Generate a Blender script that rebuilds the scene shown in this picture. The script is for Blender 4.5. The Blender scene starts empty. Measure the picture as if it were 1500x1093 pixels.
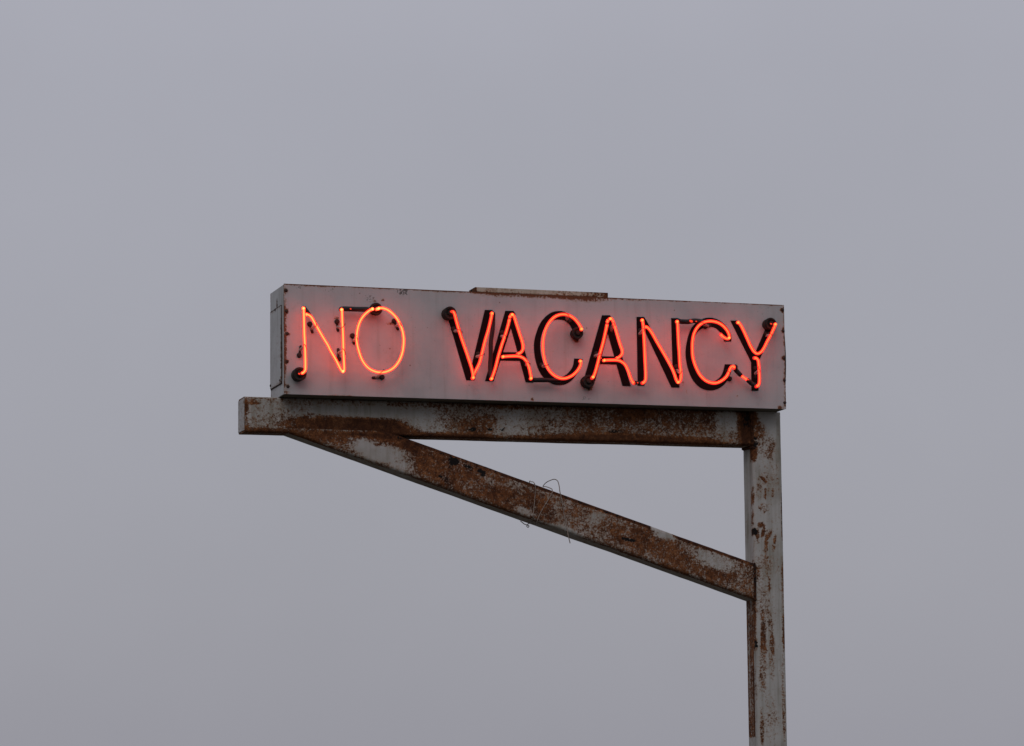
import bpy, bmesh, math, random
from mathutils import Vector, Matrix, noise as mnoise
from mathutils.geometry import tessellate_polygon
random.seed(7)
S = bpy.context.scene
COL = S.collection
Z0 = 4.5                      # underside of the sign above the ground, metres

# ------------------------------------------------------------------ camera
YAW, PIT, ROL = 0.2931, 0.1417, -0.0104
CAM = Vector((-4.8109, -20.36, Z0 - 2.8738))
FPX = 5513.5                  # focal length in pixels of a 1500 px wide picture
c_, s_ = math.cos(YAW), math.sin(YAW)
FW = Vector((s_ * math.cos(PIT), c_ * math.cos(PIT), math.sin(PIT)))
R_ = Vector((c_, -s_, 0)); U_ = R_.cross(FW)
RT = R_ * math.cos(ROL) + U_ * math.sin(ROL)
UP = -R_ * math.sin(ROL) + U_ * math.cos(ROL)
cd = bpy.data.cameras.new('camera')
cam = bpy.data.objects.new('camera', cd); COL.objects.link(cam)
m = Matrix.Identity(4)
for i in range(3):
    m[i][0], m[i][1], m[i][2], m[i][3] = RT[i], UP[i], -FW[i], CAM[i]
cam.matrix_world = m
cd.sensor_width = 36; cd.lens = 36 * FPX / 1500; cd.clip_end = 6000; cd.clip_start = .1
S.camera = cam

# ------------------------------------------------------------------ sky, sun, exposure
S.view_settings.view_transform = 'Standard'; S.view_settings.look = 'None'
S.view_settings.exposure = 0; S.view_settings.gamma = 1
W = bpy.data.worlds.new('World'); S.world = W; W.use_nodes = True
nt = W.node_tree; N = nt.nodes; L = nt.links; N.clear()
out = N.new('ShaderNodeOutputWorld'); bg = N.new('ShaderNodeBackground')
bg.inputs['Strength'].default_value = .1
SUN_EL, SUN_ROT = math.radians(38), math.radians(205)
sky = N.new('ShaderNodeTexSky'); sky.sky_type = 'NISHITA'; sky.sun_disc = False
sky.sun_elevation = SUN_EL; sky.sun_rotation = SUN_ROT; sky.dust_density = 4; sky.air_density = 1.5
tc = N.new('ShaderNodeTexCoord'); sp = N.new('ShaderNodeSeparateXYZ')
L.new(tc.outputs['Generated'], sp.inputs[0])
rmp = N.new('ShaderNodeValToRGB'); L.new(sp.outputs['Z'], rmp.inputs[0])
e = rmp.color_ramp.elements                      # an even overcast: brighter towards the zenith
e[0].position = 0; e[0].color = (.300, .300, .345, 1)
e[1].position = 1; e[1].color = (.90, .92, 1.0, 1)
for p, k in ((.08, .338), (.14, .362), (.22, .39), (.45, .56)):
    q = e.new(p); q.color = (k, k * 1.0, k * 1.14, 1)
cl = N.new('ShaderNodeTexNoise'); cl.inputs['Scale'].default_value = 5; cl.inputs['Detail'].default_value = 5
L.new(tc.outputs['Generated'], cl.inputs['Vector'])
mr = N.new('ShaderNodeMapRange'); L.new(cl.outputs['Fac'], mr.inputs['Value'])
mr.inputs['From Min'].default_value = .3; mr.inputs['From Max'].default_value = .7
mr.inputs['To Min'].default_value = 9.5; mr.inputs['To Max'].default_value = 10.4
vm = N.new('ShaderNodeVectorMath'); vm.operation = 'SCALE'
L.new(rmp.outputs[0], vm.inputs[0]); L.new(mr.outputs[0], vm.inputs['Scale'])
mx = N.new('ShaderNodeMix'); mx.data_type = 'RGBA'; mx.inputs['Factor'].default_value = .94
L.new(sky.outputs[0], mx.inputs[6]); L.new(vm.outputs[0], mx.inputs[7])
L.new(mx.outputs[2], bg.inputs[0]); L.new(bg.outputs[0], out.inputs[0])
sl = bpy.data.lights.new('sun', 'SUN'); sl.energy = .5; sl.angle = math.radians(30); sl.color = (1, .97, .93)
sun = bpy.data.objects.new('sun', sl); COL.objects.link(sun)
sd = Vector((math.sin(SUN_ROT) * math.cos(SUN_EL), math.cos(SUN_ROT) * math.cos(SUN_EL), math.sin(SUN_EL)))
sun.rotation_euler = sd.to_track_quat('Z', 'Y').to_euler()

# ------------------------------------------------------------------ helpers
def at(x, y, Y=0.0):
    """a photo pixel laid on the upright plane at depth Y; sign frame (origin: lower left front corner of the box)"""
    d = FW + RT * ((x - 750) / FPX) - UP * ((y - 546.5) / FPX)
    p = CAM + d * ((Y - CAM.y) / d.y)
    return Vector((p.x, p.y, p.z - Z0))
def empty(name, loc):
    o = bpy.data.objects.new(name, None); COL.objects.link(o); o.location = loc
    o.empty_display_size = .2; return o
def tag(o, label=None, cat=None, group=None, kind=None):
    for k, v in (('label', label), ('category', cat), ('group', group), ('kind', kind)):
        if v: o[k] = v
    return o
def wloc(o):
    v = Vector((0, 0, 0))
    while o: v += o.location; o = o.parent
    return v
def build(name, verts, faces, mat, parent=None, smooth=True, attrs=None, origin=None):
    """verts in the sign frame; the mesh hangs under parent with its own origin at the centre of its foot"""
    if origin is None:
        n = len(verts); origin = Vector((sum(v[0] for v in verts) / n, sum(v[1] for v in verts) / n, min(v[2] for v in verts)))
    me = bpy.data.meshes.new(name)
    me.from_pydata([tuple(Vector(v) - origin) for v in verts], [], faces)
    me.materials.append(mat); me.update()
    if attrs:
        for k, vals in attrs.items():
            a = me.attributes.new(k, 'FLOAT', 'POINT'); a.data.foreach_set('value', vals)
    o = bpy.data.objects.new(name, me); COL.objects.link(o)
    w = origin + Vector((0, 0, Z0))
    o.parent = parent
    o.location = w - wloc(parent) if parent else w
    if smooth:
        me.polygons.foreach_set('use_smooth', [True] * len(me.polygons))
        bm = bmesh.new(); bm.from_mesh(me)
        for ed in bm.edges:
            if len(ed.link_faces) == 2 and ed.calc_face_angle(0) > .7: ed.smooth = False
        bm.to_mesh(me); bm.free()
    return o
class MB:
    def __init__(s): s.v = []; s.f = []
    def add(s, v, f):
        n = len(s.v); s.v += [Vector(a) for a in v]; s.f += [tuple(n + i for i in q) for q in f]
    def box(s, a, b):
        x0, y0, z0 = a; x1, y1, z1 = b
        s.add([(x0, y0, z0), (x1, y0, z0), (x1, y1, z0), (x0, y1, z0), (x0, y0, z1), (x1, y0, z1), (x1, y1, z1), (x0, y1, z1)],
              [(0, 3, 2, 1), (4, 5, 6, 7), (0, 1, 5, 4), (1, 2, 6, 5), (2, 3, 7, 6), (3, 0, 4, 7)])
    def tube(s, pts, rad, n=10, dome=True):
        pts = [Vector(p) for p in pts]; k = len(pts)
        if not hasattr(rad, '__len__'): rad = [rad] * k
        T = []
        for i in range(k):
            t = pts[min(i + 1, k - 1)] - pts[max(i - 1, 0)]; T.append(t.normalized())
        a = Vector((0, -1, 0)) if abs(T[0].y) < .8 else Vector((1, 0, 0))
        u = (a - T[0] * a.dot(T[0])).normalized()
        rings = []
        P = list(zip(pts, rad, T))
        if dome:
            r0, r1 = rad[0], rad[-1]
            P = [(pts[0] - T[0] * r0 * f, r0 * g, T[0]) for f, g in ((.97, .25), (.8, .6), (.45, .89))] + P + \
                [(pts[-1] + T[-1] * r1 * f, r1 * g, T[-1]) for f, g in ((.45, .89), (.8, .6), (.97, .25))]
        vs = []
        for p, r, t in P:
            u = (u - t * u.dot(t)).normalized(); w = t.cross(u)
            vs += [p + (u * math.cos(2 * math.pi * j / n) + w * math.sin(2 * math.pi * j / n)) * r for j in range(n)]
        K = len(P); fs = []
        for i in range(K - 1):
            for j in range(n):
                q = (j + 1) % n; fs.append((i * n + j, i * n + q, (i + 1) * n + q, (i + 1) * n + j))
        fs.append(tuple(reversed(range(n)))); fs.append(tuple(range((K - 1) * n, K * n)))
        s.add(vs, fs)
    def lathe(s, c, prof, ax=Vector((0, -1, 0)), n=28):
        c = Vector(c); a = Vector((0, 0, 1)); u = (a - ax * a.dot(ax)).normalized(); w = ax.cross(u)
        vs = []
        for r, h in prof:
            vs += [c + ax * h + (u * math.cos(2 * math.pi * j / n) + w * math.sin(2 * math.pi * j / n)) * r for j in range(n)]
        fs = []; K = len(prof)
        for i in range(K - 1):
            for j in range(n):
                q = (j + 1) % n; fs.append((i * n + j, i * n + q, (i + 1) * n + q, (i + 1) * n + j))
        fs.append(tuple(reversed(range(n)))); fs.append(tuple(range((K - 1) * n, K * n)))
        s.add(vs, fs)
    def build(s, name, mat, parent=None, **k): return build(name, s.v, s.f, mat, parent, **k)
def crom(P, step):
    """smooth curve through the points, resampled every `step` metres"""
    P = [Vector(p) for p in P]
    if len(P) == 2:
        n = max(1, int((P[1] - P[0]).length / step)); return [P[0].lerp(P[1], i / n) for i in range(n + 1)]
    Q = [P[0] * 2 - P[1]] + P + [P[-1] * 2 - P[-2]]; o = []
    for i in range(1, len(Q) - 2):
        p0, p1, p2, p3 = Q[i - 1:i + 3]
        t0 = 0; t1 = t0 + max(1e-5, (p1 - p0).length) ** .5; t2 = t1 + max(1e-5, (p2 - p1).length) ** .5; t3 = t2 + max(1e-5, (p3 - p2).length) ** .5
        n = max(1, int((p2 - p1).length / step))
        for k in range(n):
            t = t1 + (t2 - t1) * k / n
            a1 = p0 * ((t1 - t) / (t1 - t0)) + p1 * ((t - t0) / (t1 - t0)); a2 = p1 * ((t2 - t) / (t2 - t1)) + p2 * ((t - t1) / (t2 - t1))
            a3 = p2 * ((t3 - t) / (t3 - t2)) + p3 * ((t - t2) / (t3 - t2))
            b1 = a1 * ((t2 - t) / (t2 - t0)) + a2 * ((t - t0) / (t2 - t0)); b2 = a2 * ((t3 - t) / (t3 - t1)) + a3 * ((t - t1) / (t3 - t1))
            o.append(b1 * ((t2 - t) / (t2 - t1)) + b2 * ((t - t1) / (t2 - t1)))
    o.append(P[-1]); return o

# ------------------------------------------------------------------ materials
class NT:
    def __init__(s, name):
        s.m = bpy.data.materials.new(name); s.m.use_nodes = True; s.t = s.m.node_tree; s.n = s.t.nodes
        s.b = s.n['Principled BSDF']; s.o = s.n['Material Output']; s.tc = s.new('ShaderNodeTexCoord')
    def new(s, k, **a):
        n = s.n.new(k)
        for x, y in a.items(): setattr(n, x, y)
        return n
    def link(s, a, b): s.t.links.new(a, b)
    def put(s, sock, v):
        if hasattr(v, 'links'): s.link(v, sock)
        else: sock.default_value = v
    def math(s, op, a, b=0., c=0., clamp=False):
        n = s.new('ShaderNodeMath', operation=op, use_clamp=clamp)
        for i, v in enumerate((a, b, c)): s.put(n.inputs[i], v)
        return n.outputs[0]
    def noise(s, scale, detail=4, rough=.6, sx=(1, 1, 1), off=(0, 0, 0), dist=0.):
        mp = s.new('ShaderNodeMapping'); mp.inputs['Scale'].default_value = sx; mp.inputs['Location'].default_value = off
        s.link(s.tc.outputs['Object'], mp.inputs[0])
        n = s.new('ShaderNodeTexNoise'); s.link(mp.outputs[0], n.inputs['Vector'])
        n.inputs['Scale'].default_value = scale; n.inputs['Detail'].default_value = detail
        n.inputs['Roughness'].default_value = rough; n.inputs['Distortion'].default_value = dist
        return n.outputs['Fac']
    def ss(s, v, a, b, lo=0., hi=1.):
        n = s.new('ShaderNodeMapRange', interpolation_type='SMOOTHSTEP')
        s.put(n.inputs[0], v)
        for i, x in enumerate((a, b, lo, hi)): n.inputs[i + 1].default_value = x
        return n.outputs[0]
    def mix(s, f, a, b):
        n = s.new('ShaderNodeMix', data_type='RGBA'); s.put(n.inputs[0], f)
        for i, v in ((6, a), (7, b)):
            if hasattr(v, 'links'): s.link(v, n.inputs[i])
            else: n.inputs[i].default_value = tuple(v) + (1,)
        return n.outputs[2]
    def attr(s, name):
        n = s.new('ShaderNodeAttribute', attribute_name=name); return n.outputs['Fac']
    def bump(s, h, strength, dist):
        n = s.new('ShaderNodeBump'); n.inputs['Strength'].default_value = strength; n.inputs['Distance'].default_value = dist
        s.link(h, n.inputs['Height']); s.link(n.outputs[0], s.b.inputs['Normal'])
def rusty(name, paint, dirt, grain=1.0, rough=.5, edge=.34):
    k = NT(name)
    r = k.attr('rust'); dk = k.attr('dark')
    n1 = k.noise(26 * grain, 5, .62); n2 = k.noise(95 * grain, 4, .75, off=(3, 1, 5)); n4 = k.noise(48 * grain, 3, .6, off=(6, 6, 2)); n3 = k.noise(9, 3, .5, off=(9, 2, 1))
    m1 = k.math('ADD', k.math('MULTIPLY', k.math('SUBTRACT', n1, .5), .9), k.math('MULTIPLY', k.math('SUBTRACT', n2, .5), 2.7))
    m1 = k.math('ADD', m1, k.math('ADD', k.math('MULTIPLY', k.math('SUBTRACT', n3, .5), .85), k.math('MULTIPLY', k.math('SUBTRACT', n4, .5), 1.5)))
    val = k.math('ADD', m1, k.math('MULTIPLY', k.math('SUBTRACT', r, .5), 1.75))
    mask = k.ss(val, -.12, edge); halo = k.ss(val, -.50, .05)
    # paint with grime and streaks
    g1 = k.noise(5, 6, .6, off=(4, 4, 0)); g2 = k.noise(30, 4, .6, sx=(1, 1, .06), off=(1, 7, 0))
    grime = k.math('ADD', k.ss(g1, .38, .72, 0, .5), k.ss(g2, .45, .72, 0, .5))
    pc = k.mix(grime, paint, dirt)
    pc = k.mix(k.math('MULTIPLY', halo, .50), pc, (.20, .112, .058))
    c1 = k.noise(42 * grain, 5, .7, off=(2, 8, 3)); c2 = k.noise(150, 3, .6, off=(5, 5, 5)); c3 = k.noise(7, 3, .6, off=(1, 1, 9))
    cc = k.math('ADD', k.math('MULTIPLY', c1, .55), k.math('ADD', k.math('MULTIPLY', c2, .3), k.math('MULTIPLY', c3, .25)))
    rc = k.mix(k.ss(cc, .42, .60), (.032, .013, .008), (.108, .041, .017))
    rc = k.mix(k.ss(cc, .56, .70), rc, (.235, .105, .046))
    rc = k.mix(k.math('MULTIPLY', k.ss(r, .84, 1.0), .62), rc, (.024, .010, .007))
    col = k.mix(mask, pc, rc)
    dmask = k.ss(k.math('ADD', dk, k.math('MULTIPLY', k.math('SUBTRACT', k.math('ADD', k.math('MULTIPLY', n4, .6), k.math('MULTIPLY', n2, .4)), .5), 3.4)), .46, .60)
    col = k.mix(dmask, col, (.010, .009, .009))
    k.link(col, k.b.inputs['Base Color'])
    k.link(k.ss(mask, 0, 1, rough, .92), k.b.inputs['Roughness'])
    k.b.inputs['Specular IOR Level'].default_value = .06
    h = k.math('ADD', k.math('MULTIPLY', mask, k.math('ADD', c1, k.math('MULTIPLY', c2, .6))), k.math('MULTIPLY', dmask, -1.2))
    k.bump(k.math('ADD', h, k.math('MULTIPLY', g1, .25)), .55, .004)
    return k.m
M_FRAME = rusty('weathered_grey_paint', (.315, .310, .300), (.165, .152, .125), 1.0, .85)
M_RAIL = rusty('beige_rusty_paint', (.36, .34, .285), (.22, .19, .14), 1.1, .6)
M_SIDE = rusty('blue_grey_enamel', (.375, .378, .385), (.25, .245, .24), 1.0, .65)
def panel_mat():
    k = NT('sign_enamel')
    r = k.attr('rust'); dk = k.attr('dark')
    n1 = k.noise(30, 5, .65); n2 = k.noise(120, 3, .7, off=(3, 1, 5))
    m1 = k.math('ADD', k.math('MULTIPLY', k.math('SUBTRACT', n1, .5), 1.6), k.math('MULTIPLY', k.math('SUBTRACT', n2, .5), 2.0))
    val = k.math('ADD', m1, k.math('MULTIPLY', k.math('SUBTRACT', r, .5), 1.8))
    mask = k.ss(val, -.02, .14); halo = k.ss(val, -.5, .05)
    g1 = k.noise(3.2, 6, .6); g2 = k.noise(24, 4, .6, sx=(1, 1, .05), off=(2, 2, 2)); g3 = k.noise(11, 5, .7, off=(7, 0, 1))
    base = k.mix(k.ss(g1, .38, .75), (.335, .312, .318), (.262, .258, .264))
    base = k.mix(k.ss(g2, .50, .78, 0, .28), base, (.17, .145, .12))
    base = k.mix(k.ss(g3, .58, .78, 0, .35), base, (.17, .155, .14))
    vo = k.new('ShaderNodeTexVoronoi'); vo.inputs['Scale'].default_value = 17; k.link(k.tc.outputs['Object'], vo.inputs['Vector'])
    sepc = k.new('ShaderNodeSeparateColor'); k.link(vo.outputs['Color'], sepc.inputs[0])
    speck = k.math('MULTIPLY', k.ss(vo.outputs['Distance'], .10, .05), k.math('GREATER_THAN', sepc.outputs[0], .82))
    base = k.mix(k.math('MULTIPLY', speck, .75), base, (.10, .055, .035))
    base = k.mix(k.math('MULTIPLY', halo, .5), base, (.24, .13, .06))
    col = k.mix(mask, base, k.mix(n2, (.03, .014, .01), (.16, .06, .025)))
    dm = k.ss(k.math('ADD', dk, k.math('MULTIPLY', k.math('SUBTRACT', n2, .5), 2.4)), .42, .6)
    col = k.mix(k.math('MULTIPLY', dm, .85), col, (.035, .035, .03))
    k.link(col, k.b.inputs['Base Color']); k.link(k.ss(mask, 0, 1, .42, .9), k.b.inputs['Roughness'])
    k.b.inputs['Specular IOR Level'].default_value = .25
    k.bump(k.math('ADD', k.math('MULTIPLY', g3, .6), k.math('MULTIPLY', mask, .5)), .25, .003)
    return k.m
M_PANEL = panel_mat()
def plain(name, a, b, rough=.5, scale=40, bump=.2, spec=.4, metal=0.):
    k = NT(name); n = k.noise(scale, 5, .6)
    k.link(k.mix(k.ss(n, .35, .68), a, b), k.b.inputs['Base Color'])
    k.link(k.ss(n, .3, .7, rough - .08, rough + .12), k.b.inputs['Roughness'])
    k.b.inputs['Specular IOR Level'].default_value = spec; k.b.inputs['Metallic'].default_value = metal
    k.bump(n, bump, .002); return k.m
M_LETTER = plain('black_sign_paint', (.0035, .0025, .003), (.008, .005, .005), .8, 60, .1, .06)
M_BLACKOUT = plain('blackout_tube_paint', (.003, .003, .004), (.010, .008, .009), .5, 90, .3, .25)
M_RUBBER = plain('dark_housing', (.008, .007, .007), (.028, .018, .014), .7, 80, .5, .2)
M_SCREW = plain('rusted_screw', (.012, .007, .005), (.045, .018, .010), .85, 200, .6)
M_WIRE = plain('galvanised_wire', (.13, .095, .075), (.24, .20, .17), .5, 90, .3, .5, .3)
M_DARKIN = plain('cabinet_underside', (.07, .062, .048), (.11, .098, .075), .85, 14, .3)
def glassish():
    k = NT('support_glass'); k.b.inputs['Base Color'].default_value = (.42, .36, .33, 1); k.b.inputs['Roughness'].default_value = .18
    k.b.inputs['Alpha'].default_value = .55; return k.m
M_GLASS = glassish()
def emit(name, rgb, power, fac=None):
    mt = bpy.data.materials.new(name); mt.use_nodes = True; n = mt.node_tree.nodes; l = mt.node_tree.links; n.clear()
    o = n.new('ShaderNodeOutputMaterial'); em = n.new('ShaderNodeEmission')
    em.inputs[0].default_value = (*rgb, 1); em.inputs[1].default_value = power
    if fac is None: l.new(em.outputs[0], o.inputs[0])
    else:
        tr = n.new('ShaderNodeBsdfTransparent'); mxx = n.new('ShaderNodeMixShader'); mxx.inputs[0].default_value = fac
        l.new(tr.outputs[0], mxx.inputs[1]); l.new(em.outputs[0], mxx.inputs[2]); l.new(mxx.outputs[0], o.inputs[0])
    return mt
# neon gas column (hot core) inside its softly glowing glass; the NO circuit burns brighter than VACANCY
CORE_HOT = emit('neon_core_bright', (1, .055, .0125), 17)
CORE = emit('neon_core', (1, .028, .007), 15.5)
SHELL_HOT = emit('neon_glass_bright', (1, .034, .022), 2.3, .40)
SHELL = emit('neon_glass', (1, .030, .024), 1.6, .42)
BEND_HOT = emit('neon_return_bend_bright', (1, .115, .030), 8.5)
BEND = emit('neon_return_bend', (1, .072, .014), 8)
DIM = emit('neon_gap_glow', (1, .05, .02), 1.1)

# ------------------------------------------------------------------ rust maps (stains traced on the steel itself, plus shade painted under the sign on the beam)
def blend(lst, plane):
    o = []
    for b in lst:
        x, y, rx, ry, amt = b[:5]; ang = b[5] if len(b) > 5 else 0
        c = at(x, y, plane); o.append((c.x, c.z, rx / 247., ry / 247., amt, math.cos(math.radians(ang)), math.sin(math.radians(ang))))
    return o
def cover(bl, X, Z, r=0.):
    for cx, cz, rx, rz, amt, ca, sa in bl:
        dx, dz = X - cx, Z - cz
        if abs(dx) > 1.5 * max(rx, rz) or abs(dz) > 1.5 * max(rx, rz): continue
        u = (dx * ca - dz * sa) / rx; v = (dx * sa + dz * ca) / rz
        d = math.sqrt(u * u + v * v)
        if d < 1.35:
            w = 1 if d < .65 else (1.35 - d) / .7
            r = r * (1 - w) + amt * w
    return r
B1, B2, BH = .135, .300, .200          # front and back faces of the steel tubes, their height
A_ = 18.0                              # slope of the brace in the picture
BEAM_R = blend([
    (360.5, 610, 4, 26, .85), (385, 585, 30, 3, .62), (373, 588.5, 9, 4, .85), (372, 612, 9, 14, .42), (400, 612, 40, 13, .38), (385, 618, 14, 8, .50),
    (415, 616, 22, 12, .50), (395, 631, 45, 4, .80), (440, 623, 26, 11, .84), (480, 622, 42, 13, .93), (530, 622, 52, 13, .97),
    (575, 632, 32, 13, .97), (605, 642, 30, 8, 1.), (545, 603, 90, 8, .14), (480, 590, 110, 3.5, .45), (640, 593, 100, 4, .5), (800, 596, 120, 5, .75), (1000, 602, 110, 6, .85), (630, 618, 34, 9, .28), (640, 640, 50, 6, .9),  # thin strips along the beam top: rust, also painting in the sign's contact shadow
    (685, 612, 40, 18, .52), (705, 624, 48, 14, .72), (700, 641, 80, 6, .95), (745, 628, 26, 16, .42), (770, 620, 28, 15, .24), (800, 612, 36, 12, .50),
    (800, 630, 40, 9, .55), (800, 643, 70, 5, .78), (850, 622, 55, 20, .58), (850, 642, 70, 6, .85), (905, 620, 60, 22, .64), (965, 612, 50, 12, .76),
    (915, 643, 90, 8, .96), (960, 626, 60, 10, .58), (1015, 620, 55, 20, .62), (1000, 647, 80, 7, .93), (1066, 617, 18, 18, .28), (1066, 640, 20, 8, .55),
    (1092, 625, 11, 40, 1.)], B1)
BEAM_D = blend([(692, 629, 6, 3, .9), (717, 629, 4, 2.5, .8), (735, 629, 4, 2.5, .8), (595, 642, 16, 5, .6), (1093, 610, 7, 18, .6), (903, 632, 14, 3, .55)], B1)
POST_R = blend([
    (1103, 625, 9, 32, .9), (1112, 636, 11, 18, .70), (1122, 652, 14, 20, .42), (1130, 655, 4, 9, .66, 30), (1128, 668, 5, 9, .58), (1140, 620, 8, 16, .24), (1104, 664, 6, 12, .9),
    (1098, 690, 3, 20, .52), (1128, 700, 16, 26, .34), (1118, 702, 7, 1.8, .85, 45), (1103, 728, 2.6, 11, .85), (1103, 716, 2, 5, .6),
    (1111, 718, 5, 14, .46), (1121, 724, 2, 9, .66), (1132, 723, 2, 6, .62), (1119, 745, 8, 7, .48), (1103, 755, 2, 18, .55), (1146.5, 742, 2.4, 26, 1.), (1147, 778, 2.4, 16, 1.), (1114, 769, 5, 4, .80),
    (1118, 779, 3, 10, .80, 12), (1110, 784, 3, 10, .72), (1122, 800, 3.4, 20, .74, 6), (1127, 783, 3, 8, .66, 25), (1134, 796, 3, 12, .70, 10), (1104.5, 779, 5, 5, .95), (1112, 812, 10, 18, .12), (1119, 835, 16, 22, .42),
    (1122, 822, 3, 14, .55), (1109, 838, 5, 12, .62), (1103, 850, 4, 38, .85), (1127, 858, 1.8, 10, .82), (1117, 862, 9, 16, .38), (1147, 852, 3, 34, .60), (1118, 890, 13, 20, .40),
    (1099, 915, 8, 44, .58), (1105, 905, 3.4, 45, .80), (1118, 918, 4, 20, .66), (1128, 915, 5, 16, .50), (1118, 942, 5, 22, .72), (1131, 942, 4, 18, .68), (1148, 925, 3, 30, .66), (1105, 943, 5, 11, .82), (1139, 900, 6, 60, .10),
    (1118, 985, 6, 30, .55), (1130, 975, 5, 24, .46), (1105, 1010, 4, 50, .66), (1128, 1050, 12, 30, .36), (1116, 1070, 3, 30, .66), (1148, 1030, 3, 60, .55)], B1)
POST_D = blend([(1105, 779, 5, 5, 1.), (1146.8, 750, 2, 45, .75), (1105, 648, 6, 12, .6), (1103.5, 845, 1.6, 34, .75), (1105, 893, 2.4, 24, .6), (1106.5, 944, 4, 6, .8)], B1)
BRACE_R = blend([
    (480, 641, 70, 8, .93), (545, 641, 60, 8, .96), (455, 648, 45, 7, .85, A_), (505, 656, 42, 7, .60, A_), (530, 647, 60, 7, .80, 4), (560, 664, 42, 13, .10, A_), (515, 668, 22, 4, .45, A_), (556, 649, 10, 5, .62),
    (600, 652, 26, 8, .92, A_), (597, 682, 26, 14, .30, A_), (585, 690, 20, 5, .40, A_),
    (640, 684, 42, 20, .80, A_), (620, 700, 30, 5, .60, A_), (690, 692, 40, 14, .72, A_), (668, 712, 34, 10, .72, A_), (720, 708, 12, 6, .42, A_), (735, 730, 40, 16, .72, A_),
    (782, 738, 40, 15, .72, A_), (770, 750, 14, 5, .35, A_), (800, 752, 26, 12, .70, A_), (832, 752, 26, 15, .50, A_), (830, 778, 24, 6, .26, A_), (866, 770, 30, 17, .60, A_),
    (876, 760, 12, 10, .30), (905, 778, 30, 16, .72, A_), (925, 793, 24, 7, .80, A_), (950, 795, 36, 16, .70, A_), (975, 786, 16, 6, .20, A_), (990, 812, 40, 15, .70, A_),
    (1000, 800, 30, 5, .62, A_), (1050, 822, 34, 10, .32, A_), (1045, 842, 40, 8, .74, A_), (1090, 845, 10, 22, .55), (1075, 858, 24, 6, .62, A_)] , B1)
BRACE_D = blend([(664, 676, 8, 5.5, 1.), (660, 683, 3, 4, .8), (684, 683, 5, 2.5, .85, 25), (689, 687, 4, 3, .85), (705, 691, 7, 3, .9, 15), (708, 696, 4, 3, .9), (651, 701, 4, 3, .75),
                 (655, 705, 4, 2, .7, 30), (645, 698, 3, 2, .7), (921, 791, 13, 2.5, .85, 8)], B1)

# ------------------------------------------------------------------ steel support (one welded thing)
frame = tag(empty('sign_support', (2.927, .2175, 0)), 'rust-streaked grey steel post with beam and slanting brace holding up the neon sign', 'sign post')
def rrect(h, d, r, nf=24, nd=14, na=5):
    """rounded rectangle section: (u across the front height, v depth from the front face)"""
    P = []
    def seg(a, b, n):
        for i in range(n): P.append((a[0] + (b[0] - a[0]) * i / n, a[1] + (b[1] - a[1]) * i / n))
    def arc(cu, cv, a0):
        for i in range(na): t = math.radians(a0 + 90 * i / na); P.append((cu + r * math.cos(t), cv + r * math.sin(t)))
    seg((r, 0), (h - r, 0), nf); arc(h - r, r, -90); seg((h, r), (h, d - r), nd); arc(h - r, d - r, 0)
    seg((h - r, d), (r, d), nf); arc(r, d - r, 90); seg((0, d - r), (0, r), nd); arc(r, r, 180)
    return P
def steel(name, sect, pos, nlen, rmap, dmap, base, parent, extra=None, caps=True, ddef=None):
    """pos(u, v, t) -> point; t runs 0..1 along the member"""
    n = len(sect); V = []; F = []; ra = []; da = []
    for i in range(nlen + 1):
        t = i / nlen
        for (u, v) in sect:
            p = pos(u, v, t); q = p.copy()
            # slight dents and waviness of old steel
            w = mnoise.noise(Vector((p.x * 3, p.y * 6, p.z * 3))) * .0016 + mnoise.noise(Vector((p.x * 14, p.y * 14, p.z * 14))) * .0007
            V.append(p + Vector((w, w, w)))
            r = base(q, v) if callable(base) else base
            ra.append(cover(rmap, q.x, q.z, r) if v < .04 else (r if extra is None else extra(q, v, r)))
            da.append(cover(dmap, q.x, q.z, ddef(q, v) if ddef else 0.) if v < .03 else 0.)
    for i in range(nlen):
        for j in range(n):
            k = (j + 1) % n; F.append((i * n + j, i * n + k, (i + 1) * n + k, (i + 1) * n + j))
    if caps: F.append(tuple(reversed(range(n)))); F.append(tuple(range(nlen * n, (nlen + 1) * n)))
    return build(name, V, F, M_FRAME, parent, attrs={'rust': ra, 'dark': da})
RC = .017
XB0, XP0, XP1 = -.195, 2.836, 3.019
# beam: u runs up from the underside
sec = rrect(BH, B2 - B1, RC)
def beam_pos(u, v, t): return Vector((XB0 + (XP0 - XB0) * t, B1 + v, -BH + u))
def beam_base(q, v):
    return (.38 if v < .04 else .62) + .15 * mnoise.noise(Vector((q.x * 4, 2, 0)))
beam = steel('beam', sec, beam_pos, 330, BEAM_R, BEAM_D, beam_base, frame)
# closing plate welded on the free end, a hand narrower than the tube
mb = MB(); mb.box((XB0 - .004, B1 + .010, -BH + .010), (XB0 + .002, B2 - .010, -.010))
n = len(mb.v); build('end_plate', mb.v, mb.f, M_SIDE, frame, False, {'rust': [.32] * n, 'dark': [0.] * n})
# post: u runs across, from its left face
secp = rrect(XP1 - XP0, B2 - B1, RC)
def post_pos(u, v, t): return Vector((XP0 + u, B1 + v, -Z0 + .05 + (Z0 - .0515) * t))
def post_base(q, v):
    return .10 + .14 * max(0, mnoise.noise(Vector((q.x * 5, 1, q.z * 1.3))) + .2) + (.25 if q.z < -Z0 + .5 else 0)
def post_side(q, v, r):
    if q.x < 2.9 and q.z < -1.09 and q.z > -1.9: return .68 + .5 * mnoise.noise(Vector((0, v * 30, q.z * 1.5)))
    return r
post = steel('post', secp, post_pos, 560, POST_R, POST_D, post_base, frame, extra=post_side)
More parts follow.
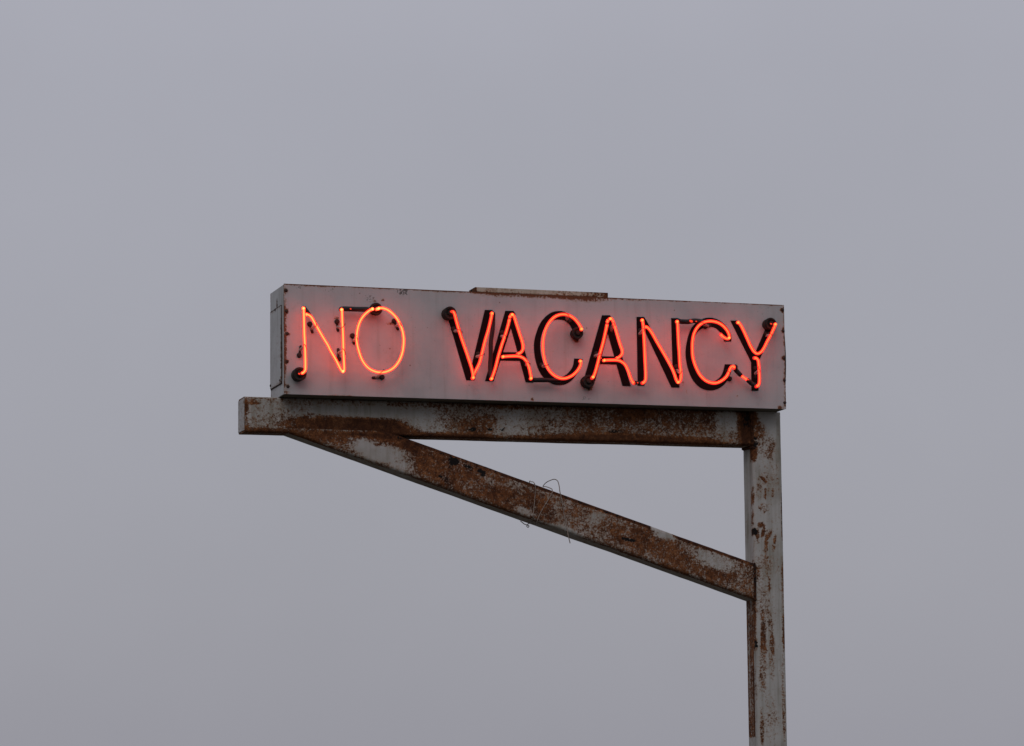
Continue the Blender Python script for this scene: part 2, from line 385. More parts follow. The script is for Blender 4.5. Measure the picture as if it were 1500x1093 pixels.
# brace: between the underside of the beam and the left face of the post
SL = -.325; TOPZ = lambda x: -.224 + SL * (x - .782)
DV = Vector((1, 0, SL)).normalized(); PV = Vector((-SL, 0, 1)).normalized()      # along, and up across
BHH = .199
P0 = Vector((.782, 0, -.224)) - PV * BHH                                          # a point on the brace's lower edge
def brace_pos(u, v, t):
    a = P0 + PV * u
    t0 = (-BH + .024 - a.z) / DV.z; t1 = (XP0 + .002 - a.x) / DV.x
    return a + DV * (t0 + (t1 - t0) * t) + Vector((0, B1 - .002 + v, 0))
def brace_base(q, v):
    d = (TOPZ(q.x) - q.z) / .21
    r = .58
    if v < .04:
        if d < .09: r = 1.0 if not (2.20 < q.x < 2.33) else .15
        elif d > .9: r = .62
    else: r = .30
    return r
def brace_extra(q, v, r): return r
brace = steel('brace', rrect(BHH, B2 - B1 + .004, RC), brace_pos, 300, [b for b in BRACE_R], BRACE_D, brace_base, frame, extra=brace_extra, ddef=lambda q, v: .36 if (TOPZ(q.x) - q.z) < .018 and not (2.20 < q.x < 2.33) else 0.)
# weld bead and little gusset under the beam end, base plate with bolts, concrete footing
mb = MB()
for (a, b) in (((XP0 - .001, B1 - .002, -BH + .01), (XP0 - .001, B1 - .002, -.015)), ((XP0, B1, -BH - .014), (XP0, B2 - .01, -BH - .004))):
    a, b = Vector(a), Vector(b); pts = [a.lerp(b, i / 24) for i in range(25)]
    mb.tube(pts, [.009 + .003 * random.random() for _ in pts], 8)
nv = len(mb.v); build('weld_bead', mb.v, mb.f, M_FRAME, frame, True, {'rust': [1.] * nv, 'dark': [.3] * nv})
mb = MB(); z0, z1 = TOPZ(XP0) - .21, TOPZ(XP0) - .004
pts = [Vector((XP0 - .001, B1 - .001, z0 + (z1 - z0) * i / 20)) for i in range(21)]
mb.tube(pts, [.007 + .003 * random.random() for _ in pts], 8)
nv = len(mb.v); build('weld_bead', mb.v, mb.f, M_FRAME, frame, True, {'rust': [1.] * nv, 'dark': [.5] * nv})
mb = MB(); cx, cy = (XP0 + XP1) / 2, (B1 + B2) / 2
mb.box((cx - .2, cy - .2, -Z0 + .028), (cx + .2, cy + .2, -Z0 + .052))
nv = len(mb.v); bp = build('base_plate', mb.v, mb.f, M_FRAME, frame, False, {'rust': [.6] * nv, 'dark': [0.] * nv})
for dx in (-.15, .15):
    for dy in (-.15, .15):
        mb = MB(); mb.lathe((cx + dx, cy + dy, -Z0 + .052), [(.022, 0), (.022, .018), (.012, .020), (.012, .045)], Vector((0, 0, 1)), 6)
        mb.build('bolt', M_SCREW, bp, smooth=False)
M_CONC = plain('footing_concrete', (.30, .29, .27), (.38, .37, .35), .85, 18, .5)
mb = MB(); mb.box((cx - .35, cy - .35, -Z0 - .4), (cx + .35, cy + .35, -Z0 + .03))
mb.build('footing', M_CONC, frame, smooth=False)

# ------------------------------------------------------------------ sign box
SIGN = tag(empty('neon_sign', (1.5, .17, Z0)), 'long weathered grey box sign with red neon letters reading NO VACANCY', 'neon sign')
SW, SD = 3.0, .3434
HZ = lambda x: .6265 - .0042 * x                      # its top edge sags a little
def grid(nx, nz, f): return [f(i / nx, j / nz) for i in range(nx + 1) for j in range(nz + 1)], \
    [(i * (nz + 1) + j, (i + 1) * (nz + 1) + j, (i + 1) * (nz + 1) + j + 1, i * (nz + 1) + j + 1) for i in range(nx) for j in range(nz)]
FACE_R = blend([
    (420, 575, 5, 2.5, .62), (416.8, 500, 3, 80, .68), (470, 417.6, 60, 2.6, .85), (560, 421.2, 60, 2.6, .8), (650, 425.2, 50, 2.8, .88), (740, 431, 60, 5, .46), (800, 433, 60, 5, .50),
    (855, 437, 40, 6, .55), (740, 429, 60, 2.8, .9), (840, 433.5, 60, 2.8, .92), (920, 437, 40, 3.5, .50), (920, 436.4, 40, 2.6, .85), (990, 439, 60, 3, .45), (990, 439.2, 50, 2.6, .8), (1070, 443, 60, 2.4, .7), (1125, 445.8, 26, 2.2, .85),
    (1149.3, 480, 3, 40, .62), (1151, 560, 3, 40, .70), (1143, 597, 4, 3, .9), (1150, 592, 3, 5, .55), (1146.5, 454, 4, 4, .8), (1147, 485, 3.6, 3.6, .75), (1148, 524.5, 3.6, 3.6, .75), (1149, 557, 3.6, 3.6, .75),
    (419, 426, 3.4, 3.4, .8), (420, 456, 3.4, 3.4, .7), (421, 489, 3.6, 3.6, .75), (420.5, 529, 3, 3, .7), (421.7, 566, 3, 3, .6),
    (546, 441, 6, 4, .42), (561, 440, 3, 2.5, .72), (493, 467, 3.5, 3, .6), (572, 474, 7, 2.5, .50), (862.5, 569.5, 5, 3.4, .8), (862.5, 560, 10.5, 10.5, .60), (845.5, 492, 9.5, 9, .55), (844, 499, 4, 3, .7),
    (1128, 476, 9.6, 9.6, .52), (657, 462, 10.4, 9.6, .50), (780, 585, 3, 3, .72), (500, 580, 20, 1.6, .6), (833, 470, 6, 4, .5), (1000, 562, 2, 4, .4), (1080, 580, 2, 2, .6), (1006, 574, 1.6, 3, .5)], 0)
FACE_D = blend([(590, 427, 8, 6, .62), (541, 436, 7, 5, .40), (436, 420, 5, 4, .38), (480, 424, 10, 4, .25), (1118, 455, 12, 6, .18), (855, 583, 12, 5, .25)], 0)
def fpt(u, w):
    x = SW * u
    bow = -.0009 * math.sin(math.pi * w) * (1 + .6 * math.sin(x * 2.1)) + .0007 * mnoise.noise(Vector((x * 2.3, w * 3, 0)))
    return Vector((x, bow, HZ(x) * w))
V, F = grid(280, 60, fpt)
ra = [cover(FACE_R, v.x, v.z, .06 + .05 * mnoise.noise(Vector((v.x * 2, v.z * 4, 1)))) for v in V]
da = [cover(FACE_D, v.x, v.z, 0.) for v in V]
nb = len(V)                                            # give the sheet its thickness
V2 = V + [Vector((v.x, .008, v.z)) for v in V]
F2 = F + [tuple(reversed([i + nb for i in q])) for q in F]
def rim(ids):
    return [(ids[i + 1], ids[i], ids[i] + nb, ids[i + 1] + nb) for i in range(len(ids) - 1)]
F2 += rim([i * 61 for i in range(281)]) + rim([i * 61 + 60 for i in range(280, -1, -1)]) + rim([280 * 61 + j for j in range(61)]) + rim([j for j in range(60, -1, -1)])
panel = build('front_panel', V2, F2, M_PANEL, SIGN, True, {'rust': ra * 2, 'dark': da * 2})
# cabinet shell: left side, top, back, bottom and a bulging right side
mb = MB()
def patch(nu, nv, f):
    v, q = grid(nu, nv, f); mb.add(v, q)
Y0 = .0095
patch(14, 24, lambda u, w: Vector((.003 + .002 * math.sin(w * 5), SD + (Y0 - SD) * u, .003 + (HZ(0) - .006) * w)))
patch(14, 30, lambda u, w: Vector((SW - .002 + .014 * (math.sin(math.pi * min(1, w * 1.0)) ** 2) * (1 - w * .35), Y0 + (SD - Y0) * u, .003 + (HZ(SW) - .006) * w)))
patch(40, 8, lambda u, w: Vector((.003 + (SW - .006) * u, Y0 + (SD - Y0) * w, HZ(SW * u) - .003)))
patch(40, 8, lambda u, w: Vector((SW - .003 - (SW - .006) * u, SD, .003 + (HZ(SW * (1 - u)) - .006) * w)))
ra = []; da = []
for v in mb.v:
    r = .10
    if v.y < .02: r = .55
    if v.y > SD - .01: r = .4
    ra.append(r); da.append(0.)
cab = build('cabinet', mb.v, mb.f, M_SIDE, SIGN, True, {'rust': ra, 'dark': da})
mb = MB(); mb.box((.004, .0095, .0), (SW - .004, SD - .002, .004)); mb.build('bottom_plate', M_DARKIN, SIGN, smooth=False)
# access door on the left end, with hem gap, screws and a rust run above
mb = MB(); v, q = grid(10, 24, lambda u, w: Vector((-.0035, SD - .012 + (.070 - SD + .012) * u, .072 + .438 * w))); mb.add(v, q)
v2 = [Vector((.002, p.y, p.z)) for p in v]; mb.add(v2, q)
n1 = 25
edge = [i * n1 for i in range(11)] + [10 * n1 + j for j in range(1, n1)] + [i * n1 + 24 for i in range(9, -1, -1)] + [j for j in range(23, 0, -1)]
for i in range(len(edge)):
    a, b = edge[i], edge[(i + 1) % len(edge)]; mb.f.append((a, b, b + len(v), a + len(v)))
ra = [(.45 if (p.y < .080 or p.z > .50 or p.z < .082) else .14) for p in mb.v]
door = build('access_door', mb.v, mb.f, M_SIDE, SIGN, True, {'rust': ra, 'dark': [.0] * len(ra)})
mb = MB()                                              # dark gap round the door
for a, b in (((-.0008, .0628, .0668), (.004, .0685, .514)), ((-.0008, .0685, .5115), (.004, SD - .004, .5165)), ((-.0005, .0685, .0672), (.004, SD - .004, .0705))): mb.box(a, b)
mb.build('door_seam', M_SCREW, door, smooth=False)
for (yy, zz) in ((.082, .088), (.318, .090), (.20, .508)):
    mb = MB(); mb.lathe((-.0035, yy, zz), [(.0075, 0), (.0075, .003), (.005, .005)], Vector((-1, 0, 0)), 12); mb.build('screw', M_SCREW, door)
mb = MB(); pv = []
for i in range(9): pv.append(Vector((.0005, .175 + .012 * math.sin(i * 2.3), .520 + .006 * i)))
mb.tube(pv, [.008 - .0007 * i for i in range(9)], 6)
mb.v = [Vector((-.0006 + (v.x) * .12, v.y, v.z)) for v in mb.v]
nv = len(mb.v); build('rust_run', mb.v, mb.f, M_FRAME, cab, True, {'rust': [.7] * nv, 'dark': [0.] * nv})
# raised rail on the roof
xa, xb = at(696, 427, 0).x, at(890.5, 435, 0).x
mb = MB(); v, q = grid(120, 4, lambda u, w: Vector((xa + (xb - xa) * u, -.001, HZ(xa + (xb - xa) * u) + .001 + .026 * w))); mb.add(v, q)
v, q = grid(60, 4, lambda u, w: Vector((xa + (xb - xa) * u, -.001 + .125 * w, HZ(xa + (xb - xa) * u) + .027))); mb.add(v, q)
v, q = grid(60, 4, lambda u, w: Vector((xb - (xb - xa) * u, .124, HZ(xb - (xb - xa) * u) + .001 + .026 * w))); mb.add(v, q)
v, q = grid(4, 4, lambda u, w: Vector((xa, .124 - .125 * u, HZ(xa) + .001 + .026 * w))); mb.add(v, q)
v, q = grid(4, 4, lambda u, w: Vector((xb, -.001 + .125 * u, HZ(xb) + .001 + .026 * w))); mb.add(v, q)
ra = [max(.22 + .3 * mnoise.noise(Vector((v.x * 7, 0, 0))), .9 if v.x > xb - .02 or v.x < xa + .012 else 0, max(0, .72 - 2.2 * (xb - v.x)), 0.6 if v.z < HZ(v.x) + .004 else 0) for v in mb.v]
build('roof_rail', mb.v, mb.f, M_RAIL, SIGN, True, {'rust': ra, 'dark': [.45 if v.x > xb - .01 or v.x < xa + .01 else 0. for v in mb.v]})
# face screws
for (x, y) in ((419, 425.5), (420, 456), (421, 489), (420.5, 529.3), (421.7, 566.3), (1146.4, 454), (1147.2, 485), (1148, 524.5), (1149, 557), (1149.6, 590)):
    p = at(x, y, 0); mb = MB(); mb.lathe((p.x, -.0005, p.z), [(.0095, -.003), (.0095, .002), (.007, .005), (.002, .006)], n=12); mb.build('screw', M_SCREW, panel)

# ------------------------------------------------------------------ black painted letters behind VACANCY
def letter(polys, label):
    V = []; F = []
    for k, P in enumerate(polys):
        yf = -.0034 - .0004 * k
        pts = [at(x, y, 0) for x, y in P]
        tri = tessellate_polygon([[Vector((p.x, p.z, 0)) for p in pts]])
        n = len(pts); b = len(V)
        V += [Vector((p.x, yf, p.z)) for p in pts] + [Vector((p.x, .001, p.z)) for p in pts]
        for t in tri:
            a, c, d = [pts[i] for i in t]; cr = (c - a).cross(d - a)
            F.append(tuple(b + i for i in (t if cr.y < 0 else t[::-1])))
        for i in range(n): j = (i + 1) % n; F.append((b + i, b + j, b + n + j, b + n + i))
    o = build('painted_letter', V, F, M_LETTER, panel, False); o['label'] = label
def cr2(P, step=3.0):
    return [(p.x, p.y) for p in crom([Vector((x, y, 0)) for x, y in P], step)]
letter([[(656.7, 468.7), (664, 463), (669, 463), (694.8, 557.3), (682.8, 557.2)], [(710, 454.2), (721.5, 454.4), (695, 556.5), (688.5, 545)]], 'black painted letter V')
letter([[(740, 455.5), (752, 455.7), (755, 460), (722.8, 558.7), (710.4, 558.4)], [(741.5, 456), (752, 455.8), (781.5, 560.4), (769.8, 560)], [(732, 516), (766, 516.3), (772, 529), (729, 528.2)]], 'black painted letter A')
letter([cr2([(849, 484), (845, 474), (838, 464.5), (830, 458.5), (822.8, 456), (816, 455.9), (808, 457.7), (799, 464), (791, 474), (785.5, 487.5), (782.4, 500), (782, 512), (784, 527), (788.7, 541.7), (795.4, 552.4), (805, 560.2), (814, 563.8), (821.5, 564.2), (829, 562.6), (837, 557.6), (844, 549), (850, 538), (853, 526)])
        + cr2([(841, 525.3), (838.8, 537), (833.4, 545), (826.8, 550.5), (820, 552.5), (812, 551.5), (804, 546), (797.5, 536), (793.2, 523), (791.2, 510), (791.6, 499), (794.3, 487), (799.3, 477.5), (806, 471), (813, 468.6), (820, 468.4), (827, 469.9), (833.4, 474.4), (837.6, 482)])], 'black painted letter C, first of two')
letter([[(881.7, 462), (893.4, 462), (896, 466), (871.5, 558), (854.8, 557)], [(882.5, 462.3), (893.4, 462.2), (923.8, 565.6), (911.8, 565.4)], [(875, 522), (908, 522.6), (913, 534.6), (871, 533)]], 'black painted letter A, second of two')
letter([[(932.3, 464.4), (942, 464.4), (943.7, 565.3), (934, 565)], [(938, 464.8), (943.4, 464.5), (950, 475.7), (995, 567.8), (983.4, 567.5), (940, 476)], [(983, 466.2), (993.5, 466.3), (995, 567), (985.2, 545)]], 'black painted letter N')
letter([cr2([(1070.8, 500.4), (1071, 492.4), (1068.8, 485.7), (1064, 478.4), (1058, 472.4), (1050, 467.7), (1041.4, 465.7), (1033.4, 465.9), (1026.3, 468.4), (1018, 474.4), (1012, 482), (1008, 492.4), (1005, 505.8), (1004, 518.5), (1005, 528.6), (1008, 541.7), (1013.4, 554.4), (1021.4, 564.5), (1030, 570), (1040, 572), (1049.4, 570.5), (1058.8, 565), (1065.5, 557), (1069.5, 548), (1072.5, 533.9)])
        + cr2([(1061.5, 533.7), (1060, 541), (1057.4, 548.4), (1052.8, 554.4), (1048, 557.8), (1041, 559.5), (1033, 557.5), (1026, 552), (1020, 542), (1016, 530), (1014.3, 517), (1014.8, 505), (1017, 494.5), (1021.5, 486.6), (1029.4, 480.8), (1038.8, 478.7), (1047.5, 480.6), (1055.2, 487.4), (1059.3, 494), (1060.5, 500.4)])], 'black painted letter C, second of two')
letter([[(1069.7, 469.8), (1080.5, 469.8), (1107, 516.5), (1110, 530), (1100, 530.6)], [(1106.5, 516), (1121, 482), (1125, 478), (1135, 478), (1114.8, 521.8), (1110.8, 530), (1102, 530)], [(1100, 530), (1110.6, 529), (1110.8, 572.3), (1100.8, 572.5)]], 'black painted letter Y')

# ------------------------------------------------------------------ neon tubes
TY = -.085                                             # the plane the letters are bent in
TR, CR = .0101, .0041
def path(P, y=TY, step=.006, d0=False, d1=False):
    """photo points on the tube plane; a third value is a push towards the panel; d0 / d1 bend the end back to the panel"""
    Q = []
    for p in P:
        v = at(p[0], p[1], y); v.y += p[2] if len(p) > 2 else 0; Q.append(v)
    if d0: Q = [Q[0] + Vector((0, .012, 0))] + Q
    if d1: Q = Q + [Q[-1] + Vector((0, .012, 0))]
    return crom(Q, step)
def neon(strokes, hot, label, beads=()):
    sh, co = MB(), MB()
    for s in strokes:
        P = path(*s[:1], **s[1]) if len(s) > 1 else path(s[0])
        R = [TR * (1 + .05 * mnoise.noise(p * 9)) for p in P]
        sh.tube(P, R, 14)
        if len(P) < 5: P = [P[0].lerp(P[-1], i / 5) for i in range(6)]; R = [R[0]] * 6
        nn = len(P); sw = [1 + 1.0 * max(0, 1 - min(i, nn - 1 - i) / 2.6) for i in range(nn)]      # the gas looks fatter where the glass is bent back
        co.tube(P[1:-1], [r / TR * CR * (1.12 if hot else 1) * q for r, q in zip(R[1:-1], sw[1:-1])], 8)
    o = sh.build('neon_tube', SHELL_HOT if hot else SHELL, SIGN); o['label'] = label
    co.build('gas_core', CORE_HOT if hot else CORE, o)
    for x, y in beads:                                 # where the glass doubles back one looks along the gas, and it burns hotter
        p = at(x, y, TY - .0035); b = MB(); b.tube([p + Vector((0, -.002, 0)), p + Vector((0, .004, 0))], .0078 if hot else .0072, 10)
        b.build('return_bend', BEND_HOT if hot else BEND, o)
D01 = dict(d0=True, d1=True); D0 = dict(d0=True); D1 = dict(d1=True)
neon([([(442.5, 546.2, .03), (445, 545.4, .008), (447, 542.5), (447.4, 536.8), (446.9, 510), (445.9, 490), (445.2, 461.7), (444.8, 451.6)], D1),
      ([(449.2, 459.8, .02), (451, 460.8, .003), (455.3, 463.7), (461, 473), (471, 490.4), (481, 507), (483, 511.4), (492.5, 528), (495.8, 534.5), (498.8, 540.5), (502.3, 544.6), (504, 543), (504.2, 539), (503.2, 516.7), (502.5, 490), (501.5, 472.4), (500.6, 453.6)], D1)], 1, 'glowing red letter N', ((444.8, 452), (502.4, 544), (500.6, 454)))
neon([([(546.6, 452.4, .012), (544, 453.3), (540.7, 455.4), (534.7, 460.4), (528.7, 468.4), (524.6, 479), (522.6, 491.8), (523, 502.4), (525.6, 514), (531.4, 529), (540, 539.4), (550, 544.4), (558, 545.5), (566.8, 544.2), (576, 539.3), (583.5, 530.6), (588.8, 518.7), (591.1, 505.4), (590.9, 491.8), (587.7, 479), (581.6, 467), (574, 458.5), (566.8, 453.5), (561, 451.6), (556, 451.5), (552.3, 452.6, .02)],)], 1, 'glowing red letter O', ((545.6, 452.7), (554.8, 451.9)))
neon([([(663.8, 455.8, .025), (665, 457, .006), (666, 460.5), (668.8, 471), (672.3, 483.4), (676, 495.4), (677.6, 500), (686, 524), (691.4, 541.4), (693.4, 553.4)], D1), ([(694, 553.5, .03), (696.6, 545, .014), (702.2, 532), (705.4, 520), (710.3, 500), (716, 480.7), (720.6, 459)], D1)], 0, 'glowing red letter V', ((693.4, 553), (720.8, 459.4)))
neon([([(720, 555), (725.4, 540), (730, 522), (735.4, 504), (740, 490.8), (744, 477.4), (746.4, 467.5)], D0), ([(746.8, 464.6), (747.4, 463.4)],),
      ([(749.6, 460.6, .012), (751.5, 461), (753.5, 465), (756.8, 475.4), (761.5, 490), (765.3, 502), (766.2, 508), (765.6, 512.7), (763.2, 516.2, .004), (759.5, 517.9, .02)],),
      ([(736.9, 522.6), (743.4, 522), (756.8, 521.7), (762, 522.5), (767.5, 525.2), (772, 530.7), (775.3, 540), (777.1, 548), (778, 554.4)], D01)], 0, 'glowing red letter A, leftmost of two', ((720.3, 554.6), (737.2, 522.5), (777.9, 554), (750.3, 460.9)))
neon([([(852.2, 482.6, .012), (851.3, 480.5), (849.4, 477), (844, 469.7), (838, 464.5), (831.4, 461.3), (822.8, 460.6), (814.7, 463), (808, 468.2), (802, 476.4), (798, 486.4), (795.7, 498.4), (795.3, 510), (797, 523.7), (800, 534), (806, 544.4), (813.4, 551), (821.4, 554.2), (829.4, 554), (837.4, 550.6), (844, 545), (848.8, 538.2), (850.8, 532.4), (850.2, 529)], D1)], 0, 'glowing red letter C, leftmost of two', ((850.4, 529.2), (851.9, 482)))
neon([([(868, 553.6, .012), (869.6, 551), (872, 545), (875.4, 533), (878.9, 518.4), (883.4, 502), (886.7, 487.4), (889.2, 475.5)],), ([(889.6, 471.6), (890.4, 469.6)],),
      ([(893.6, 466.8, .012), (895.6, 467.1), (897.8, 470.4), (900.7, 478.7), (905.4, 494.8), (909.4, 507.6), (911.5, 513.7), (911, 518.4), (908.3, 522.2, .004), (904.5, 524.6, .02)],),
      ([(885, 527.9), (893.4, 527.5), (904.8, 527.8), (910, 529.6), (915.5, 534.2), (920, 543), (923.5, 553), (926, 558.4), (929, 561.2, .008)], D0)], 0, 'glowing red letter A, rightmost of two', ((885.4, 527.9), (894.2, 466.9), (868.9, 552.3)))
neon([([(941.3, 561.1, .008), (943.5, 559.8), (945.4, 556.5), (945.8, 549), (944.6, 521.7), (943.9, 505), (943, 488.4), (942, 475), (941, 468.9)], D1),
      ([(946, 478.3, .016), (948, 479.3, .003), (950.7, 481.8), (954.9, 487.7), (962, 500.4), (971.3, 516.2), (978, 527.7), (985.4, 541.7), (988.4, 549.5), (990.6, 556), (993.4, 560.3), (996, 558.6), (997.5, 552), (997.4, 545), (996, 535), (994.9, 515), (994, 504), (993, 483.7), (992.1, 471)], D1)], 0, 'glowing red letter N of the second word', ((941, 469.2), (992.2, 471.4), (993.4, 560)))
neon([([(1060.3, 487.6, .055), (1061.5, 490.5, .042), (1064, 494, .026), (1067, 496, .012), (1068.4, 494.5), (1067.3, 488.4), (1064, 482.6), (1058, 476.4), (1050.8, 472.3), (1041.4, 470.5), (1033.4, 471.4), (1026.7, 474.6), (1021.4, 479.8), (1016.8, 488.4), (1014.4, 500.4), (1014.1, 511.8), (1014.7, 521.8), (1016.6, 530), (1020.8, 541), (1026.7, 551), (1034.7, 558), (1043.4, 561), (1050.8, 560.6), (1058, 557), (1064, 551.6), (1067.6, 545), (1069.7, 539.7), (1072.4, 536.6), (1075.2, 536.8), (1076.2, 539, .012)],)], 0, 'glowing red letter C, rightmost of two', ((1068.2, 494.9),))
neon([([(1081.3, 472.2), (1084.7, 476), (1089.4, 485), (1094.7, 496.4), (1100, 508), (1104.8, 515.4), (1109.6, 518.2), (1114.6, 515.8), (1118.8, 510.2), (1124, 499.8), (1129.5, 489.7), (1134, 479.9), (1136, 475)], D01),
      ([(1106, 524, .014), (1108.2, 525), (1110.4, 527.6), (1111.3, 533), (1111.9, 540), (1112.4, 552), (1112.2, 560), (1110.9, 564.3), (1108.4, 566, .008)],)], 0, 'glowing red letter Y', ((1081.5, 472.6), (1135.8, 475.2)))
# lit stretch of the slanting tube between C and Y, and the pinholes scraped in the blackout paint
neon([([(1085.2, 549.8), (1095, 556.8)], dict(y=-.052))], 0, 'short glowing stretch between C and Y')
# blackout tubes that join the letters behind the light
def black(P, y=-.05, r=.0135, ripple=.04):
    mb = MB(); Q = path(P, y=y, step=.008)
    mb.tube(Q, [r * (1 + ripple * mnoise.noise(p * 25)) for p in Q], 14); return mb.build('blacked_out_tube', M_BLACKOUT, SIGN)
black([(499, 453.8, -.012), (502, 452.6), (520, 453), (540, 453.6), (548, 454.4, .02)], r=.0145)
black([(446, 451, .006), (449.5, 456), (454, 462, .006)], r=.011)
black([(721.5, 460, -.012), (722.3, 468), (721.5, 484), (719.3, 499), (718.8, 520), (718, 540), (718.6, 553, -.004)], r=.0125)
black([(777.5, 555.6, -.012), (781, 556.6), (796, 556.8), (810, 557.4), (819, 557.4, -.006)], r=.0135, ripple=.12)
black([(928.4, 561.3, -.016), (931.5, 561), (938, 561), (941.6, 561.3, -.016)], r=.0115)
black([(992.6, 470.8, -.016), (996, 471), (1008, 471.4), (1016, 470), (1024, 471), (1030, 473, -.01)], r=.0145, ripple=.14)
black([(1075.8, 537.8, -.018), (1077.5, 541.5), (1084.5, 549.2)], r=.0135)
black([(1095.7, 557.4), (1102, 562.6), (1107, 565.6, -.02)], r=.0135)
for x, y, r, yy in ((1012.2, 470.6, .0075, -.062), (1019.8, 470.8, .0035, -.062), (931.4, 560.8, .0034, -.058), (933.6, 560.6, .0042, -.059), (513.6, 452.6, .0035, -.062), (438.4, 547.6, .0045, -.075),
                    (661.4, 456.8, .006, -.078), (1105.4, 563.8, .0075, -.062), (1096.4, 556.2, .0035, -.062), (884.6 - 4.4, 524.5, .004, -.078), (1129.6, 474.4, .004, -.080)):
    p = at(x, y, yy); mb = MB(); mb.tube([p + Vector((-r * .5, 0, r * .15)), p + Vector((r * .5, 0, -r * .15))], r, 8)
    mb.build('pinhole_glow', DIM, SIGN)

# ------------------------------------------------------------------ electrode housings
HY = -.062
def housing(x, y, r=.036, tip=.7, ridged=False):
    p = at(x, y, HY); mb = MB(); h = -HY
    mb.lathe((p.x, 0, p.z), [(r * tip, -.006), (r * tip, .0), (r * .97, h * .72), (r * 1.0, h * .74), (r * 1.0, h * .92), (r * .93, h), (r * .70, h * 1.0), (r * .60, h * .86), (r * .42, h * .86), (r * .36, h * 1.08), (r * .2, h * 1.1)], n=32)
    if ridged:
        for k in range(24):
            a = 2 * math.pi * k / 24; d = Vector((math.sin(a), 0, math.cos(a)))
            mb.tube([Vector((p.x, -.004, p.z)) + d * r * (tip + .02), Vector((p.x, -h * .70, p.z)) + d * r * .98], .0022, 5)
    return mb.build('electrode_housing', M_RUBBER, SIGN)
housing(439.6, 547.6, .039, .95); housing(551.6, 452.4, .036, .72, True); housing(659.8, 458.2, .0375, .98); housing(846.6, 487.6, .034, .8, True)
housing(862.8, 558.2, .036, .9, True); housing(1129.6, 473.8, .035, .95)
# pointed drip seams under two housings
for x, y, ln in ((845.6, 494, 5.4), (862.6, 565, 6.2)):
    a, b = at(x, y, -.004), at(x, y + ln, -.003); mb = MB(); mb.tube([a, a.lerp(b, .5), b], [.016, .012, .003], 10)
    mb.v = [Vector((v.x, v.y * .5, v.z)) for v in mb.v]; mb.build('tar_drip', M_RUBBER, panel)

# ------------------------------------------------------------------ tube supports: foot on the panel, glass post, wire tie round the tube
def support(wx, wy, fx, fy, tx, ty, face_y=0., tiltdeg=0):
    """wx, wy: where the wire crosses the tube; fx, fy: screw end of the foot; tx, ty: other end of the foot"""
    W_ = at(wx, wy, TY); a = at(fx, fy, face_y - .004); b = at(tx, ty, face_y - .004)
    o = MB(); o.lathe((a.x, face_y + .002, a.z), [(.0145, 0), (.0145, .012), (.011, .020), (.006, .022)], n=14)
    o.tube([a, a.lerp(b, .5), b], [.008, .0065, .0085], 8)
    ft = o.build('tube_support', M_RUBBER, SIGN)
    g = MB(); c = a.lerp(b, .62); e_ = W_ + Vector((0, .012, 0))
    k = 14; pts = [c.lerp(e_, i / k) for i in range(k + 1)]
    g.tube(pts, [.0078 * (1 + (.16 if i % 2 else -.1)) for i in range(k + 1)], 9)
    g.build('glass_post', M_GLASS, ft)
    w = MB(); best = Vector((0, 0, 1)); d = Vector(((W_ - b).x, 0, (W_ - b).z)); d = d.normalized() if d.length > 1e-4 else Vector((1, 0, 0))
    ring = [W_ + (d * math.cos(t) + Vector((0, -1, 0)) * math.sin(t)) * (TR * 1.12) for t in [2 * math.pi * i / 16 for i in range(17)]]
    w.tube(ring, .0021, 6, False)
    w.tube([W_ + d * TR * 1.1, W_ + d * TR * 1.9 + Vector((0, -.004, .006)), W_ + d * TR * 2.2 + Vector((0, .004, -.006))], .0018, 5)
    w.tube([W_ - d * TR * 1.1, c.lerp(e_, .7)], .0018, 5)
    w.build('wire_tie', M_SCREW, ft)
for s in ((462.6, 476.5, 453.6, 474.8, 457.5, 486.6), (501.9, 479, 493.6, 471.4, 495, 484), (446.7, 507, 438.4, 520.5, 440.6, 508), (503.3, 513.4, 495.8, 526, 495.4, 512), (523, 497.5, 516, 491.8, 518.4, 503),
          (586, 475.4, 577.4, 470.4, 582.6, 482), (558.6, 545.3, 559.6, 552.6, 546.5, 553.4), (672.4, 484, 664, 482, 666.5, 487), (705, 521, 700, 519, 697, 525), (740.4, 493.6, 735, 487.5, 734, 495.5),
          (774.2, 532.6, 769, 531.5, 771.5, 537), (831, 461.2, 833.5, 470, 829.5, 468), (800.6, 535.4, 793, 535, 795.5, 538), (878.4, 519.4, 873, 518.5, 870.5, 523.5), (899.2, 475, 894, 480.5, 896, 486),
          (942.4, 483.5, 937.6, 484.5, 936.5, 492), (996.8, 546, 990, 537.5, 992, 545), (1028.6, 473.4, 1033, 478.5, 1040, 477), (1067.4, 545.4, 1068.6, 555, 1064.4, 551), (1129.2, 490.2, 1121.8, 489, 1123.5, 494),
          (1112, 543, 1106, 540, 1106.5, 553)):
    support(*s)

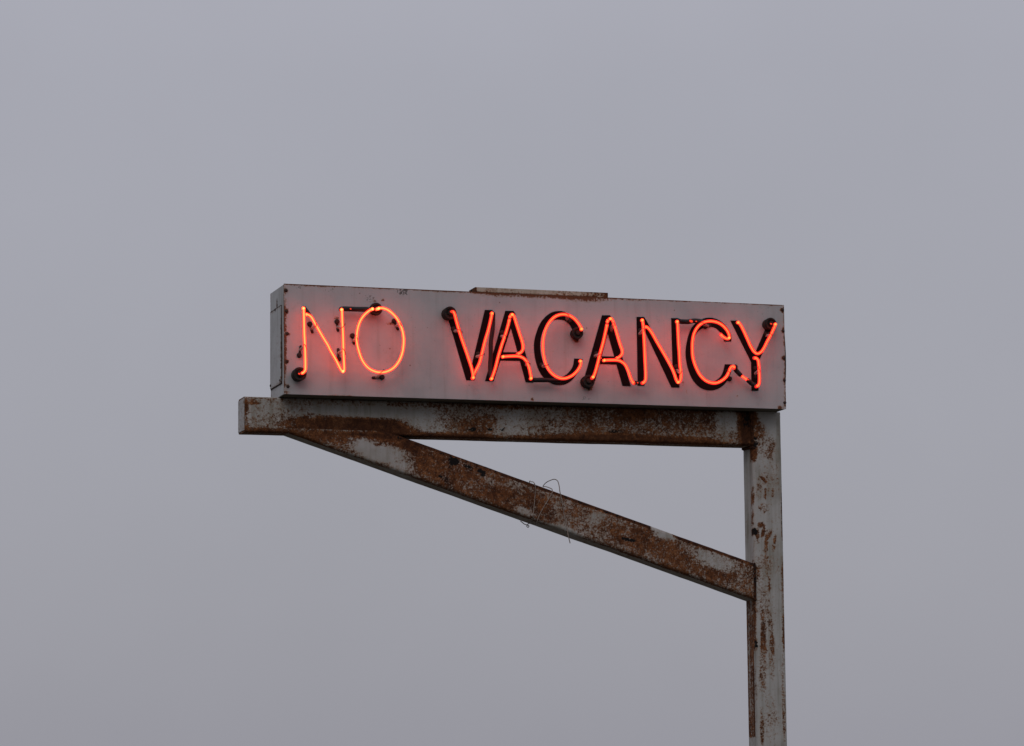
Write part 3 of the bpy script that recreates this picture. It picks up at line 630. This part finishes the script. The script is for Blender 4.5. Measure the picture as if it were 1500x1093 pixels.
# ------------------------------------------------------------------ loose wire twisted round the brace
wr = MB(); f = B1 - .006; bk = B2 + .004; md = (B1 + B2) / 2
def wp(L_): return [at(x, y, Y) for x, y, Y in L_]
wr.tube(crom(wp([(762.8, 763.6, bk), (768.5, 768, bk), (772, 769, bk - .01), (775, 770.6, bk - .01), (773.6, 772.6, bk - .015), (771.5, 771, bk - .02), (773, 768, bk - .03), (776.5, 766.6, md + .02), (779, 763, md - .04), (780.9, 757, f - .002), (781.6, 750, f), (783, 735, f), (784.2, 720, f), (783.8, 711, f), (781.6, 706.6, f + .03), (778.4, 705.8, f + .07), (775.6, 707, bk),
                         (777, 730, bk), (781, 762, bk), (785, 768, md), (787, 763, f - .003), (789.5, 756, f), (793.5, 748, f), (803, 732, f), (809, 721, f), (808.8, 717.2, f + .01), (804, 714.4, f + .05), (799, 712.8, f + .10), (795.4, 712.6, bk), (797, 710, bk - .02), (801.5, 706, md + .02), (807, 703.4, md), (812.4, 702.2, md - .03), (816.2, 704, md - .05), (818.8, 710.7, f), (820.4, 721.4, f - .004),
                         (823, 733.4, f - .004), (826.3, 752, f - .004), (829.6, 768, f - .006), (831.8, 781.5, f - .012), (835, 795.4, f - .010)]), .006), .0026, 6)
wo = wr.build('tie_wire', M_WIRE); tag(wo, 'thin loose wire twisted round the slanting rusty brace, one end dangling below', 'wire')

# ------------------------------------------------------------------ ground (below the picture)
k = NT('dry_dirt'); n1 = k.noise(.6, 6, .6); n2 = k.noise(60, 3, .6)
k.link(k.mix(k.ss(k.math('ADD', k.math('MULTIPLY', n1, .6), k.math('MULTIPLY', n2, .4)), .35, .65), (.052, .044, .034), (.085, .072, .055)), k.b.inputs['Base Color'])
k.b.inputs['Roughness'].default_value = .9; k.bump(n2, .4, .01)
me = bpy.data.meshes.new('ground'); g = 2500
me.from_pydata([(-g, -g, 0), (g, -g, 0), (g, g, 0), (-g, g, 0)], [], [(0, 1, 2, 3)]); me.materials.append(k.m)
go = bpy.data.objects.new('ground', me); COL.objects.link(go); go['kind'] = 'structure'
